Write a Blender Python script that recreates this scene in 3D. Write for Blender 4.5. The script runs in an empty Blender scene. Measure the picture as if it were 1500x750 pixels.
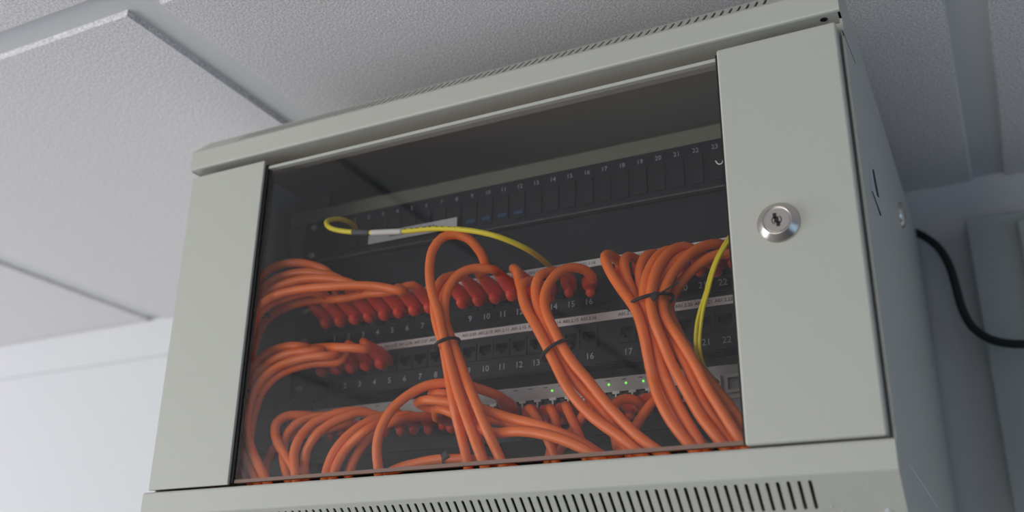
import bpy, bmesh, math, random
from mathutils import Vector, Matrix
random.seed(7)
S = bpy.context.scene
COL = S.collection
OZ = 1.90                      # floor is 1.9 m below the door's lower edge; all lengths below are in mm
def W(p): return Vector((p[0]/1000, p[1]/1000, p[2]/1000 + OZ))

# ---------------------------------------------------------------- camera
cam = bpy.data.cameras.new('camera'); camo = bpy.data.objects.new('camera', cam); COL.objects.link(camo); S.camera = camo
yaw, pitch, roll = math.radians(-26.72304), math.radians(21.55652), math.radians(0.72589)
fw = Vector((math.sin(yaw)*math.cos(pitch), math.cos(yaw)*math.cos(pitch), math.sin(pitch)))
r0 = Vector((math.cos(yaw), -math.sin(yaw), 0)); u0 = r0.cross(fw)
rr = math.cos(roll)*r0 + math.sin(roll)*u0; uu = rr.cross(fw)
camo.matrix_world = Matrix.Translation(W((360.6, -626.7, -122.0))) @ Matrix((rr, uu, -fw)).transposed().to_4x4()
cam.sensor_width = 36; cam.lens = 1461.1/1500*36; cam.clip_start = 0.02; cam.clip_end = 50
cam.dof.use_dof = True; cam.dof.focus_distance = 0.76; cam.dof.aperture_fstop = 4.0; cam.dof.aperture_blades = 7

# ---------------------------------------------------------------- light
S.view_settings.view_transform = 'Standard'; S.view_settings.look = 'None'; S.view_settings.gamma = 1
S.view_settings.use_curve_mapping = False; S.view_settings.exposure = 0.0
w = bpy.data.worlds.new('daylight'); S.world = w; w.use_nodes = True
w.node_tree.nodes['Background'].inputs[0].default_value = (0.62, 0.74, 1.0, 1); w.node_tree.nodes['Background'].inputs[1].default_value = 0.6
def area(name, loc, target, sx, sy, power, col):
    l = bpy.data.lights.new(name, 'AREA'); l.shape = 'RECTANGLE'; l.size = sx; l.size_y = sy; l.energy = power; l.color = col
    o = bpy.data.objects.new(name, l); COL.objects.link(o); o.location = W(loc)
    o.rotation_euler = (W(target) - W(loc)).to_track_quat('-Z', 'Y').to_euler(); return o
area('window_daylight_left', (-2560, -1200, -560), (-300, -400, 150), 1.9, 1.3, 38.5, (0.95, 0.97, 1.0))
area('window_daylight_front', (-1100, -3420, -560), (-600, 0, -300), 2.0, 1.3, 39, (1.0, 0.95, 0.88))  # unseen light behind the camera, added against the dark right side
area('window_daylight_right', (2360, -900, -560), (0, 0, -100), 1.6, 1.2, 2.4, (0.30, 0.68, 1.0))

# ---------------------------------------------------------------- materials
def mat(name, col, rough=0.5, metal=0.0, bump=None, emit=None, var=None, spec=0.5, coat=0):
    m = bpy.data.materials.new(name); m.use_nodes = True; n = m.node_tree; b = n.nodes['Principled BSDF']
    b.inputs['Base Color'].default_value = (*col, 1); b.inputs['Roughness'].default_value = rough; b.inputs['Metallic'].default_value = metal
    b.inputs['Specular IOR Level'].default_value = spec
    if coat: b.inputs['Coat Weight'].default_value = coat
    if emit: b.inputs['Emission Color'].default_value = (*emit[:3], 1); b.inputs['Emission Strength'].default_value = emit[3]
    tc = n.nodes.new('ShaderNodeTexCoord')
    if bump:
        t = n.nodes.new('ShaderNodeTexNoise'); t.inputs['Scale'].default_value = bump[0]; t.inputs['Detail'].default_value = bump[3] if len(bump) > 3 else 3
        bp = n.nodes.new('ShaderNodeBump'); bp.inputs['Strength'].default_value = bump[1]; bp.inputs['Distance'].default_value = bump[2]
        n.links.new(tc.outputs['Object'], t.inputs['Vector']); n.links.new(t.outputs['Fac'], bp.inputs['Height']); n.links.new(bp.outputs['Normal'], b.inputs['Normal'])
    if var:
        t = n.nodes.new('ShaderNodeTexNoise'); t.inputs['Scale'].default_value = var[0]; t.inputs['Detail'].default_value = 4
        r = n.nodes.new('ShaderNodeValToRGB'); a = var[1]
        r.color_ramp.elements[0].position = var[2] if len(var) > 2 else 0.3; r.color_ramp.elements[1].position = var[3] if len(var) > 3 else 0.7
        r.color_ramp.elements[0].color = (*[c*(1-a) for c in col], 1); r.color_ramp.elements[1].color = (*[min(1, c*(1+a)) for c in col], 1)
        n.links.new(tc.outputs['Object'], t.inputs['Vector']); n.links.new(t.outputs['Fac'], r.inputs['Fac']); n.links.new(r.outputs['Color'], b.inputs['Base Color'])
    return m
M = dict(
    paint=mat('cabinet_paint', (0.50, 0.51, 0.455), 0.42, bump=(900, 0.05, 0.0002), var=(6, 0.02)),
    paint_side=mat('cabinet_side_paint', (0.50, 0.51, 0.455), 0.45, bump=(900, 0.05, 0.0002)),
    wall=mat('wall_plaster', (0.68, 0.685, 0.70), 0.8, bump=(60, 0.1, 0.001)),
    wall_dark=mat('wall_blue_grey', (0.12, 0.16, 0.22), 0.8),
    floor=mat('floor_vinyl', (0.20, 0.20, 0.20), 0.5, var=(8, 0.1)),
    tile=mat('ceiling_tile', (0.76, 0.745, 0.755), 0.95, bump=(650, 0.35, 0.0015, 2), var=(560, 0.30, 0.34, 0.66)),
    tee=mat('ceiling_grid', (0.66, 0.67, 0.68), 0.6),
    chrome=mat('nickel', (0.62, 0.58, 0.54), 0.28, 1.0, bump=(300, 0.08, 0.0002)),
    black=mat('black_plastic', (0.012, 0.012, 0.013), 0.5),
    gasket=mat('black_gasket', (0.008, 0.008, 0.008), 0.7),
    panel=mat('rack_black', (0.014, 0.016, 0.020), 0.6, bump=(400, 0.1, 0.0002), spec=0.3),
    port=mat('port_black', (0.018, 0.020, 0.023), 0.6, spec=0.3),
    void=mat('port_void', (0.004, 0.004, 0.004), 0.6),
    rail=mat('rail_grey', (0.07, 0.075, 0.08), 0.5),
    zinc=mat('zinc_plate', (0.22, 0.22, 0.18), 0.4, 0.3),
    silver=mat('switch_grey', (0.42, 0.43, 0.42), 0.45, 0.1),
    tin=mat('port_shield', (0.55, 0.55, 0.53), 0.35, 0.7),
    strip=mat('label_strip', (0.66, 0.63, 0.62), 0.6),
    sticker=mat('paper_sticker', (0.50, 0.51, 0.53), 0.6),
    ink=mat('ink', (0.03, 0.03, 0.04), 0.7), dimink=mat('number_white', (0.45, 0.46, 0.48), 0.6), grink=mat('number_grey', (0.34, 0.35, 0.37), 0.6),
    orange=mat('orange_jacket', (0.95, 0.190, 0.026), 0.36, bump=(700, 0.10, 0.0003), var=(60, 0.05)),
    boot=mat('orange_red_boot', (0.90, 0.080, 0.028), 0.4),
    yellow=mat('yellow_jacket', (0.90, 0.76, 0.02), 0.4),
    white=mat('white_tape', (0.75, 0.72, 0.70), 0.6), greytape=mat('grey_tape', (0.07, 0.075, 0.08), 0.6),
    led=mat('green_led', (0.1, 0.6, 0.05), 0.4, emit=(0.25, 1.0, 0.10, 1.0)),
    bluelatch=mat('blue_latch', (0.02, 0.05, 0.14), 0.5),
    slotdark=mat('slot_dark', (0.01, 0.01, 0.01), 0.7),
    duct=mat('duct_grey', (0.42, 0.45, 0.44), 0.6), brown=mat('brown_rim', (0.22, 0.13, 0.10), 0.5),
    scratch=mat('bare_scratch', (0.62, 0.64, 0.66), 0.5), frame=mat('window_frame', (0.7, 0.7, 0.7), 0.5))
def glass_mat():
    m = bpy.data.materials.new('door_glass'); m.use_nodes = True; n = m.node_tree; n.nodes.clear()
    out = n.nodes.new('ShaderNodeOutputMaterial'); mix = n.nodes.new('ShaderNodeMixShader')
    tr = n.nodes.new('ShaderNodeBsdfTransparent'); tr.inputs[0].default_value = (0.93, 0.93, 0.93, 1)
    gl = n.nodes.new('ShaderNodeBsdfGlossy'); gl.inputs['Roughness'].default_value = 0.03; gl.inputs[0].default_value = (1, 1, 1, 1)
    lw = n.nodes.new('ShaderNodeLayerWeight'); lw.inputs['Blend'].default_value = 0.5
    pw = n.nodes.new('ShaderNodeMath'); pw.operation = 'POWER'; pw.inputs[1].default_value = 5
    mu = n.nodes.new('ShaderNodeMath'); mu.operation = 'MULTIPLY_ADD'; mu.inputs[1].default_value = 0.96; mu.inputs[2].default_value = 0.027
    n.links.new(lw.outputs['Facing'], pw.inputs[0]); n.links.new(pw.outputs[0], mu.inputs[0]); n.links.new(mu.outputs[0], mix.inputs['Fac'])
    n.links.new(tr.outputs[0], mix.inputs[1]); n.links.new(gl.outputs[0], mix.inputs[2]); n.links.new(mix.outputs[0], out.inputs['Surface'])
    return m
M['glass'] = glass_mat()

# ---------------------------------------------------------------- helpers (all geometry in mm, world axes)
def world_loc(o):
    v = Vector((0, 0, 0))
    while o: v += o.location; o = o.parent
    return v
def obj(name, bm, m, parent=None, origin=None, smooth=False, bevel=0, recalc=True):
    if recalc: bmesh.ops.recalc_face_normals(bm, faces=bm.faces[:])
    vs = [W(v.co) for v in bm.verts]
    if origin is None:
        if parent: org = world_loc(parent)
        else:
            xs = [v.x for v in vs]; ys = [v.y for v in vs]; zs = [v.z for v in vs]
            org = Vector(((min(xs)+max(xs))/2, (min(ys)+max(ys))/2, min(zs)))
    else: org = W(origin)
    for v, p in zip(bm.verts, vs): v.co = p - org
    me = bpy.data.meshes.new(name); bm.to_mesh(me); bm.free(); me.materials.append(M[m])
    if smooth:
        for p in me.polygons: p.use_smooth = True
    o = bpy.data.objects.new(name, me); COL.objects.link(o)
    if parent: o.parent = parent; o.location = org - world_loc(parent)
    else: o.location = org
    if bevel:
        b = o.modifiers.new('bevel', 'BEVEL'); b.width = bevel/1000; b.segments = 3; b.limit_method = 'ANGLE'; b.angle_limit = math.radians(40)
        for p in me.polygons: p.use_smooth = True
        wn = o.modifiers.new('normals', 'WEIGHTED_NORMAL')
    return o
def thing(name, label, cat, loc, group=None):
    o = bpy.data.objects.new(name, None); COL.objects.link(o); o.location = W(loc); o.empty_display_size = 0.05
    o['label'] = label; o['category'] = cat
    if group: o['group'] = group
    return o
def tag(o, label, cat, group=None):
    o['label'] = label; o['category'] = cat
    if group: o['group'] = group
    return o
def struct(name, bm, m, **k):
    o = obj(name, bm, m, **k); o['kind'] = 'structure'; return o
def NB(): return bmesh.new()
def box(bm, x0, x1, y0, y1, z0, z1):
    v = [bm.verts.new((x, y, z)) for x in (x0, x1) for y in (y0, y1) for z in (z0, z1)]
    for f in ((0,1,3,2), (4,6,7,5), (0,4,5,1), (2,3,7,6), (0,2,6,4), (1,5,7,3)): bm.faces.new([v[i] for i in f])
    return bm
def B(*a): return box(NB(), *a)
def prism_x(bm, prof, x0, x1):
    a = [bm.verts.new((x0, y, z)) for y, z in prof]; b = [bm.verts.new((x1, y, z)) for y, z in prof]
    n = len(prof); bm.faces.new(a); bm.faces.new(b[::-1])
    for i in range(n): bm.faces.new((a[i], b[i], b[(i+1) % n], a[(i+1) % n]))
    return bm
def sheet_x(bm, line, x0, x1, t):
    """bent sheet metal: polyline in (y,z), thickness t to its left side"""
    off = []
    for i, p in enumerate(line):
        d0 = Vector(line[i]) - Vector(line[i-1]) if i else None
        d1 = Vector(line[i+1]) - Vector(line[i]) if i < len(line)-1 else None
        n = Vector((0, 0))
        for d in (d0, d1):
            if d is not None: d.normalize(); n += Vector((-d.y, d.x))
        n.normalize(); off.append((p[0]+n.x*t, p[1]+n.y*t))
    return prism_x(bm, list(line) + off[::-1], x0, x1)
def rings(bm, center, axis, prof, n=32, up=None):
    """lathe: prof = [(radius, distance along axis)]"""
    ax = Vector(axis).normalized(); t = Vector(up) if up else (Vector((0, 0, 1)) if abs(ax.z) < 0.9 else Vector((1, 0, 0)))
    a = ax.cross(t).normalized(); b = ax.cross(a); c = Vector(center); rs = []
    for r, h in prof:
        if r < 1e-6: rs.append([bm.verts.new(c + ax*h)])
        else: rs.append([bm.verts.new(c + ax*h + a*math.cos(2*math.pi*i/n)*r + b*math.sin(2*math.pi*i/n)*r) for i in range(n)])
    for p, q in zip(rs, rs[1:]):
        for i in range(n):
            j = (i+1) % n
            if len(p) == 1 and len(q) > 1: bm.faces.new((p[0], q[j], q[i]))
            elif len(q) == 1 and len(p) > 1: bm.faces.new((p[i], p[j], q[0]))
            elif len(p) > 1: bm.faces.new((p[i], p[j], q[j], q[i]))
    return bm
def spline(pts, step=6):
    P = [Vector(p) for p in pts]; P = [P[0]*2-P[1]] + P + [P[-1]*2-P[-2]]; out = []
    for i in range(1, len(P)-2):
        a, b, c, d = P[i-1:i+3]
        def kn(u, v): return max((v-u).length, 1e-3)**0.5
        t0 = 0; t1 = t0+kn(a, b); t2 = t1+kn(b, c); t3 = t2+kn(c, d)
        n = max(2, int((c-b).length/step))
        for k in range(n):
            t = t1+(t2-t1)*k/n
            A1 = a*((t1-t)/(t1-t0))+b*((t-t0)/(t1-t0)); A2 = b*((t2-t)/(t2-t1))+c*((t-t1)/(t2-t1)); A3 = c*((t3-t)/(t3-t2))+d*((t-t2)/(t3-t2))
            B1 = A1*((t2-t)/(t2-t0))+A2*((t-t0)/(t2-t0)); B2 = A2*((t3-t)/(t3-t1))+A3*((t-t1)/(t3-t1))
            out.append(B1*((t2-t)/(t2-t1))+B2*((t-t1)/(t2-t1)))
    out.append(P[-2]); return out
def tube(bm, pts, rad, n=12, closed=False, flat=1.0):
    P = [Vector(p) for p in pts]; m = len(P); rs = []; N = None
    for i in range(m):
        if closed: d = P[(i+1) % m] - P[i-1]
        else: d = P[min(i+1, m-1)] - P[max(i-1, 0)]
        d.normalize()
        if N is None: N = d.orthogonal().normalized()
        N = (N - d*N.dot(d)).normalized(); Bn = d.cross(N); r = rad[i] if isinstance(rad, (list, tuple)) else rad
        rs.append([bm.verts.new(P[i] + N*math.cos(2*math.pi*k/n)*r + Bn*math.sin(2*math.pi*k/n)*r*flat) for k in range(n)])
    for i in range(m if closed else m-1):
        p, q = rs[i], rs[(i+1) % m]
        for k in range(n): bm.faces.new((p[k], p[(k+1) % n], q[(k+1) % n], q[k]))
    if not closed: bm.faces.new(rs[0][::-1]); bm.faces.new(rs[-1])
    return bm
def grid_relief(bm, xs, zs, hole, y0, depth):
    """plate facing -y whose grid cells flagged by hole(i,j) are sunk by depth"""
    cache = {}
    def V(i, j, y):
        k = (i, j, y)
        if k not in cache: cache[k] = bm.verts.new((xs[i], y, zs[j]))
        return cache[k]
    nx, nz = len(xs)-1, len(zs)-1
    H = lambda i, j: 0 <= i < nx and 0 <= j < nz and hole(i, j)
    inside = lambda i, j: 0 <= i < nx and 0 <= j < nz
    yb = y0+depth; ye = yb+1
    for i in range(nx):
        for j in range(nz):
            y = yb if H(i, j) else y0
            bm.faces.new((V(i, j, y), V(i+1, j, y), V(i+1, j+1, y), V(i, j+1, y)))
            if H(i, j):
                for di, dj, a, b in ((-1, 0, (i, j), (i, j+1)), (1, 0, (i+1, j), (i+1, j+1)), (0, -1, (i, j), (i+1, j)), (0, 1, (i, j+1), (i+1, j+1))):
                    if not H(i+di, j+dj): bm.faces.new((V(*a, y0), V(*b, y0), V(*b, yb), V(*a, yb)))
    for i in range(nx):
        for j in (0, nz): bm.faces.new((V(i, j, y0), V(i+1, j, y0), V(i+1, j, ye), V(i, j, ye)))
    for j in range(nz):
        for i in (0, nx): bm.faces.new((V(i, j, y0), V(i, j+1, y0), V(i, j+1, ye), V(i, j, ye)))
    return bm
def text(bm, s, x, y, z, size, ext=0.15, align='CENTER', sx=1.0, rot=0):
    cu = bpy.data.curves.new('t', 'FONT'); cu.body = s; cu.size = size*1.4; cu.extrude = ext; cu.align_x = align; cu.align_y = 'CENTER'
    cu.resolution_u = 2
    o = bpy.data.objects.new('t', cu); me = bpy.data.meshes.new_from_object(o)
    mt = Matrix.Translation((x, y, z)) @ Matrix.Rotation(rot, 4, 'Y') @ Matrix.Rotation(math.pi/2, 4, 'X') @ Matrix.Diagonal((sx, 1, 1, 1))
    me.transform(mt); bm.from_mesh(me); bpy.data.objects.remove(o); bpy.data.curves.remove(cu); bpy.data.meshes.remove(me); return bm

# ---------------------------------------------------------------- the room
ZC, YW = 400, 566
bm = NB(); pitch = 653
txs = [(-284+pitch*k, -248+pitch*k) for k in range(-4, 5)]; txs = [(a, b) if a < 300 else (a+0, b-3) for a, b in txs]
tys = [(-142-pitch*k, -114-pitch*k) for k in range(0, 7)]
xs_t = [(-2600, txs[0][0])] + [(a[1], b[0]) for a, b in zip(txs, txs[1:])] + [(txs[-1][1], 2400)]
ys_t = [(tys[0][1], YW)] + [(b[1], a[0]) for a, b in zip(tys, tys[1:])]
for x0, x1 in xs_t:
    if x1-x0 < 30: continue
    for y0, y1 in ys_t:
        if y1 < -3500: continue
        e = 2; y0 = max(y0, -3500)
        lo = [bm.verts.new((x, y, ZC)) for x, y in ((x0+e, y0+e), (x1-e, y0+e), (x1-e, y1-e), (x0+e, y1-e))]
        hi = [bm.verts.new((x, y, ZC+5.5)) for x, y in ((x0, y0), (x1, y0), (x1, y1), (x0, y1))]
        bm.faces.new(lo)
        for i in range(4): bm.faces.new((lo[i], lo[(i+1) % 4], hi[(i+1) % 4], hi[i]))
        bm.faces.new(hi)
struct('ceiling', bm, 'tile', origin=(0, 0, ZC))
bm = NB()
for a, b in txs: box(bm, a-3, b+3, -3500, YW, ZC+5, ZC+12)
for a, b in tys:
    if a > -3500:
        for x0, x1 in xs_t: box(bm, x0+3, x1-3, a-3, b+3, ZC+5, ZC+12)
struct('trim_1', bm, 'tee')
struct('wall_back', B(-2600, 2400, YW, YW+100, -1900, ZC+30), 'wall')
struct('trim_2', B(-2600, -302, YW-6, YW, 333, ZC-0.5), 'wall', bevel=2)
def holed_wall(axis, pos, th, a0, a1, h0, h1):
    bm = NB(); lo, hi = (-3500, YW) if axis == 'x' else (-2600, 2400)
    for s0, s1, z0, z1 in ((lo, a0, -1900, ZC+30), (a1, hi, -1900, ZC+30), (a0, a1, -1900, h0), (a0, a1, h1, ZC+30)):
        if axis == 'x': box(bm, min(pos, pos+th), max(pos, pos+th), s0, s1, z0, z1)
        else: box(bm, s0, s1, min(pos, pos+th), max(pos, pos+th), z0, z1)
    return bm
def window(n, axis, pos, th, a0, a1, h0, h1):
    bm = NB(); f = 50
    for s0, s1, z0, z1 in ((a0, a0+f, h0, h1), (a1-f, a1, h0, h1), (a0, a1, h0, h0+f), (a0, a1, h1-f, h1), ((a0+a1)/2-25, (a0+a1)/2+25, h0, h1)):
        if axis == 'x': box(bm, min(pos, pos+th), max(pos, pos+th), s0, s1, z0, z1)
        else: box(bm, s0, s1, min(pos, pos+th), max(pos, pos+th), z0, z1)
    struct('window_%d' % n, bm, 'frame')
struct('wall_left', holed_wall('x', -2600, -100, -2200, -200, -1250, 150), 'wall')
struct('wall_front', holed_wall('y', -3500, -100, -2150, -50, -1250, 150), 'wall')
struct('wall_right', holed_wall('x', 2400, 100, -1800, 0, -1200, 100), 'wall_dark')
window(1, 'x', -2650, -40, -2200, -200, -1250, 150); window(2, 'y', -3550, -40, -2150, -50, -1250, 150); window(3, 'x', 2450, 40, -1800, 0, -1200, 100)  # second frame is unseen, added around the front fill light
struct('floor', B(-2600, 2400, -3500, YW, -2000, -1900), 'floor')

# ---------------------------------------------------------------- wall cabinet
HW, ZT, ZB, YB = 300, 339, -45, 560
cab = thing('wall_cabinet', 'light grey steel network wall cabinet with lockable glass door under the ceiling', 'cabinet', (0, 300, ZB))
STICK1 = [(72.3, 213.6), (92.5, 217.2), (112.6, 211.2), (126.3, 205.5), (106.2, 183.0), (54.6, 179.6)]
STICK2 = [(85.3, 212.8), (95.8, 217.0), (101.4, 210.9), (108.1, 201.8), (110.0, 199.8), (95.1, 195.2), (87.1, 202.4)]
STICK3 = [(57.3, 182.9), (62.4, 185.1), (107.7, 184.7), (101.2, 181.6)]
side = [(35, 299.5), (1.5, 299.5), (0, 301), (0, 318), (1, 320), (19, 338), (22, ZT), (YB, ZT), (YB, ZB), (26, ZB), (24, -44), (1, -23), (0, -21), (0, -3.5), (1.5, -2), (10, -2), (10, 299.5)]
side = [(y+1.6 if y < 30 and (z > 299 or z < 0) else y, z*0.994 if y < 30 and z in (-44, ZB, 338, ZT) else z) for y, z in side[1:]]
for sgn, nm in ((-1, 'side_panel'), (1, 'side_panel')):
    x0, x1 = (HW-1.8, HW) if sgn > 0 else (-HW, -HW+1.8)
    sp = obj(nm, prism_x(NB(), side, x0, x1), 'paint_side', cab)
    if sgn > 0:
        obj('front_return', B(290, 298.3, 16.5, 18, -1.5, 299), 'paint_side', sp)
        obj('seam', prism_x(NB(), [(4, 284.5), (4, 283.6), (67, 293.2), (67, 294)], HW-0.5, HW+0.15), 'slotdark', sp)
        lk = obj('cam_lock', rings(NB(), (HW, 320, 270), (1, 0, 0), [(0, 4), (8, 4), (12, 2.5), (13, 0)]), 'chrome', sp, smooth=True)
        obj('keyhole', B(HW+3.8, HW+4.2, 318.8, 321.2, 266, 274), 'black', sp)
        obj('rating_sticker', prism_x(NB(), STICK1, HW, HW+0.3), 'sticker', sp)['label'] = 'small peeling pale label'
        obj('sticker_edge', prism_x(NB(), STICK2, HW+0.25, HW+0.6), 'ink', sp)
        obj('sticker_edge', prism_x(NB(), STICK3, HW+0.25, HW+0.6), 'ink', sp)
        obj('scratch', prism_x(NB(), [(61, -8.5), (66, -6.5), (262, -9.6), (261, -13)], HW, HW+0.3), 'scratch', sp)['label'] = 'long pale scratch'
def slotted(x0, x1, n, p0, p1, sl0, sl1, w, t):
    """sheet from profile point p0 to p1 (y,z) with n capsule slots between x0 and x1, thickness t inward"""
    bm = NB(); d = Vector((0, p1[0]-p0[0], p1[1]-p0[1])); Ls = d.length; d.normalize(); o = Vector((0, p0[0], p0[1])); pit = (x1-x0)/(n-1)
    def V(x, s): return bm.verts.new(o + d*s + Vector((x, 0, 0)))
    r = w/2
    def col_face(pts): bm.faces.new([V(*p) for p in pts])
    col_face([(-HW+.05, 0), (x0-pit/2, 0), (x0-pit/2, Ls), (-HW+.05, Ls)]); col_face([(x1+pit/2, 0), (HW-.05, 0), (HW-.05, Ls), (x1+pit/2, Ls)])
    for i in range(n):
        xc = x0+i*pit; L_, R_ = xc-pit/2, xc+pit/2
        left = [(xc, sl0)] + [(xc-r*math.sin(a), sl0+r-r*math.cos(a)) for a in (0.52, 1.05, 1.57)] + [(xc-r*math.sin(a), sl1-r-r*math.cos(a)) for a in (1.57, 2.09, 2.62)] + [(xc, sl1)]
        col_face([(L_, 0), (xc, 0)] + left + [(xc, Ls), (L_, Ls)])
        right = [(2*xc-x, s) for x, s in left]
        col_face([(R_, 0), (xc, 0)] + right + [(xc, Ls), (R_, Ls)])
    bmesh.ops.remove_doubles(bm, verts=bm.verts[:], dist=0.01)
    nrm = d.cross(Vector((1, 0, 0))); 
    if nrm.y < 0: nrm = -nrm
    g = bmesh.ops.extrude_face_region(bm, geom=bm.faces[:]); vs = [e for e in g['geom'] if isinstance(e, bmesh.types.BMVert)]
    bmesh.ops.translate(bm, verts=vs, vec=nrm*t); return bm
hd = obj('header', sheet_x(NB(), [(40, 304), (40, 299.5), (2, 299.5), (0.5, 300), (0, 301.5), (0, 318), (0.6, 319.2)], -HW+0.05, HW-0.05, -1.5), 'paint', cab)
obj('vent_panel', slotted(-248, 248, 77, (0.5, 319), (20.5, ZT), 4, 24.5, 2.3, 1.2), 'paint', hd)
pin = obj('hinge_pin_hole', rings(NB(), (288, 8, 299.6), (0, 0, -1), [(0, 0.3), (2.6, 0.3), (2.6, 0)]), 'black', hd)
sill = obj('sill', sheet_x(NB(), [(40, -6), (40, -2.2), (2, -2.2), (0.6, -2.8), (0, -4), (0, -20.5), (0.5, -21.6)], -HW+0.05, HW-0.05, 1.5), 'paint', cab)
obj('vent_panel', slotted(-248, 248, 77, (0.3, -21.4), (24, ZB), 3.5, 25.5, 2.3, 1.2), 'paint', sill)
for x, z, y, s in ((289, -42, 21, 2.4), (281, -27.5, 6.5, 0.7), (257, -38, 16.8, 0.8), (262.5, -41, 20, .6)):
    obj('paint_chip', rings(NB(), (x, y, z), (0, -0.7, -0.7), [(0, 0.7), (s*.8, 0.5), (s, -0.6)], 7), 'scratch', sill)
obj('roof', B(-HW+.05, HW-.05, 21, YB, ZT-1.5, ZT), 'paint', cab)
obj('bottom_panel', B(-HW+.05, HW-.05, 25, YB, ZB, ZB+1.5), 'paint', cab)
obj('back_panel', B(-HW+1.8, HW-1.8, YB-1.5, YB, ZB+1.5, ZT-1.5), 'paint', cab)
obj('crossbar', sheet_x(NB(), [(150, 292), (112, 292), (110, 290), (110, 278), (112, 276), (122, 276)], -262, 278, -1.5), 'zinc', cab)  # added bar standing in for the lit band of inner roof
for s, xa, xb in ((-1, -262, -217), (1, 233, 278)):
    bm = B(xa, xb, 109, 111, -30, 304)
    if s < 0: box(bm, xa, xa+2, 111, 150, -30, 304)
    else: box(bm, xb-2, xb, 111, 150, -30, 304)
    obj('mounting_rail', bm, 'rail', cab)
# door
door = obj('door_stile', B(-295, -209, 0, 3, -0.7, 291), 'paint', cab, bevel=0.8); door['label'] = 'left painted door stile'
obj('stile_flange', B(-295, -293.4, 2.5, 15, 0.2, 291), 'paint', door)
ds = NB(); box(ds, 211, 296.4, 0, 13.5, -0.7, 291)
rs = obj('door_stile', ds, 'paint', cab, bevel=2); rs['label'] = 'right painted door stile with lock'
obj('door_gasket', B(-215, -206.3, 3, 8.5, 0.8, 287.5), 'gasket', door)
obj('door_gasket', B(209.8, 211, 1.5, 8.5, 0.8, 287.5), 'gasket', rs)
gl = obj('glass_pane', B(-214, 214, 4.2, 8, 1.6, 285), 'glass', cab)
obj('glazing_rail', B(-206, 211, 3.2, 9, 283.4, 286.2), 'paint', gl, bevel=0.4)
obj('glass_rim', B(-206, 211, 4.0, 8.2, 0.7, 3.4), 'brown', gl)
for pts in ([(204, 4, 203), (206, 4, 200), (208.5, 4, 200.3), (210, 4, 205)],):
    obj('glass_scratch', tube(NB(), spline(pts, 1), 0.35, 6), 'white', gl)
lock = obj('door_lock', rings(NB(), (244.5, 0, 146), (0, -1, 0), [(14.3, 0), (14.3, 0.8), (13.6, 1.6), (10.0, 5.6), (9.3, 6.0), (9.2, 5.2), (8.8, 5.2), (0, 5.3)], 48), 'chrome', cab, smooth=False)
for p in lock.data.polygons: p.use_smooth = len(p.vertices) == 4
obj('lock_core', rings(NB(), (244.5, -5.2, 146), (0, -1, 0), [(8.6, -0.2), (8.6, 0.2), (8.3, 0.45), (0, 0.45)], 40), 'chrome', lock)
bm = NB(); kz = 146
for i, (dx, dz, w_, h_) in enumerate(((-1.1, 3.2, 2.4, 3.8), (-0.2, 0.2, 3.0, 4.2), (0.8, -2.9, 2.4, 3.6))): box(bm, 244.5+dx-w_/2, 244.5+dx+w_/2, -5.9, -5.5, kz+dz-h_/2, kz+dz+h_/2)
obj('keyhole', bm, 'black', lock)
bm = NB()
for a0, a1 in ((-1.1, 0.9), (2.1, 4.2)): tube(bm, [(244.5+3.1*math.cos(a0+(a1-a0)*i/8), -5.75, kz+3.1*math.sin(a0+(a1-a0)*i/8)) for i in range(9)], 0.35, 6)
obj('keyhole_ring', bm, 'black', lock)

# ---------------------------------------------------------------- rack equipment
YR = 105
def port_x(i): return (-193.5 if i < 8 else -48-16.07*8 if i < 16 else 97.7-16.07*16) + 16.07*i
def jack_mesh(w, h, ow, oh, oz, nw, nh, depth, t):
    xs = [-w/2, -ow/2, -nw/2, nw/2, ow/2, w/2]; zs = [-h/2, oz-oh/2-nh, oz-oh/2, oz+oh/2, h/2]
    return grid_relief(NB(), xs, zs, lambda i, j: (j == 2 and 1 <= i <= 3) or (j == 1 and i == 2), -t, depth)
def place_copies(proto, parent, pts):
    out = [proto]
    for p in pts:
        o = proto.copy(); COL.objects.link(o); o.parent = parent; o.location = W(p) - world_loc(parent); out.append(o)
    return out
def screws(parent, zs):
    for x in (-229, 245):
        for z in zs:
            s = obj('mounting_screw', rings(NB(), (x, YR-0.5, z), (0, -1, 0), [(3.4, 0), (3.4, 1.4), (2.4, 2.3), (0, 2.3)], 16), 'tin', parent)
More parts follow.
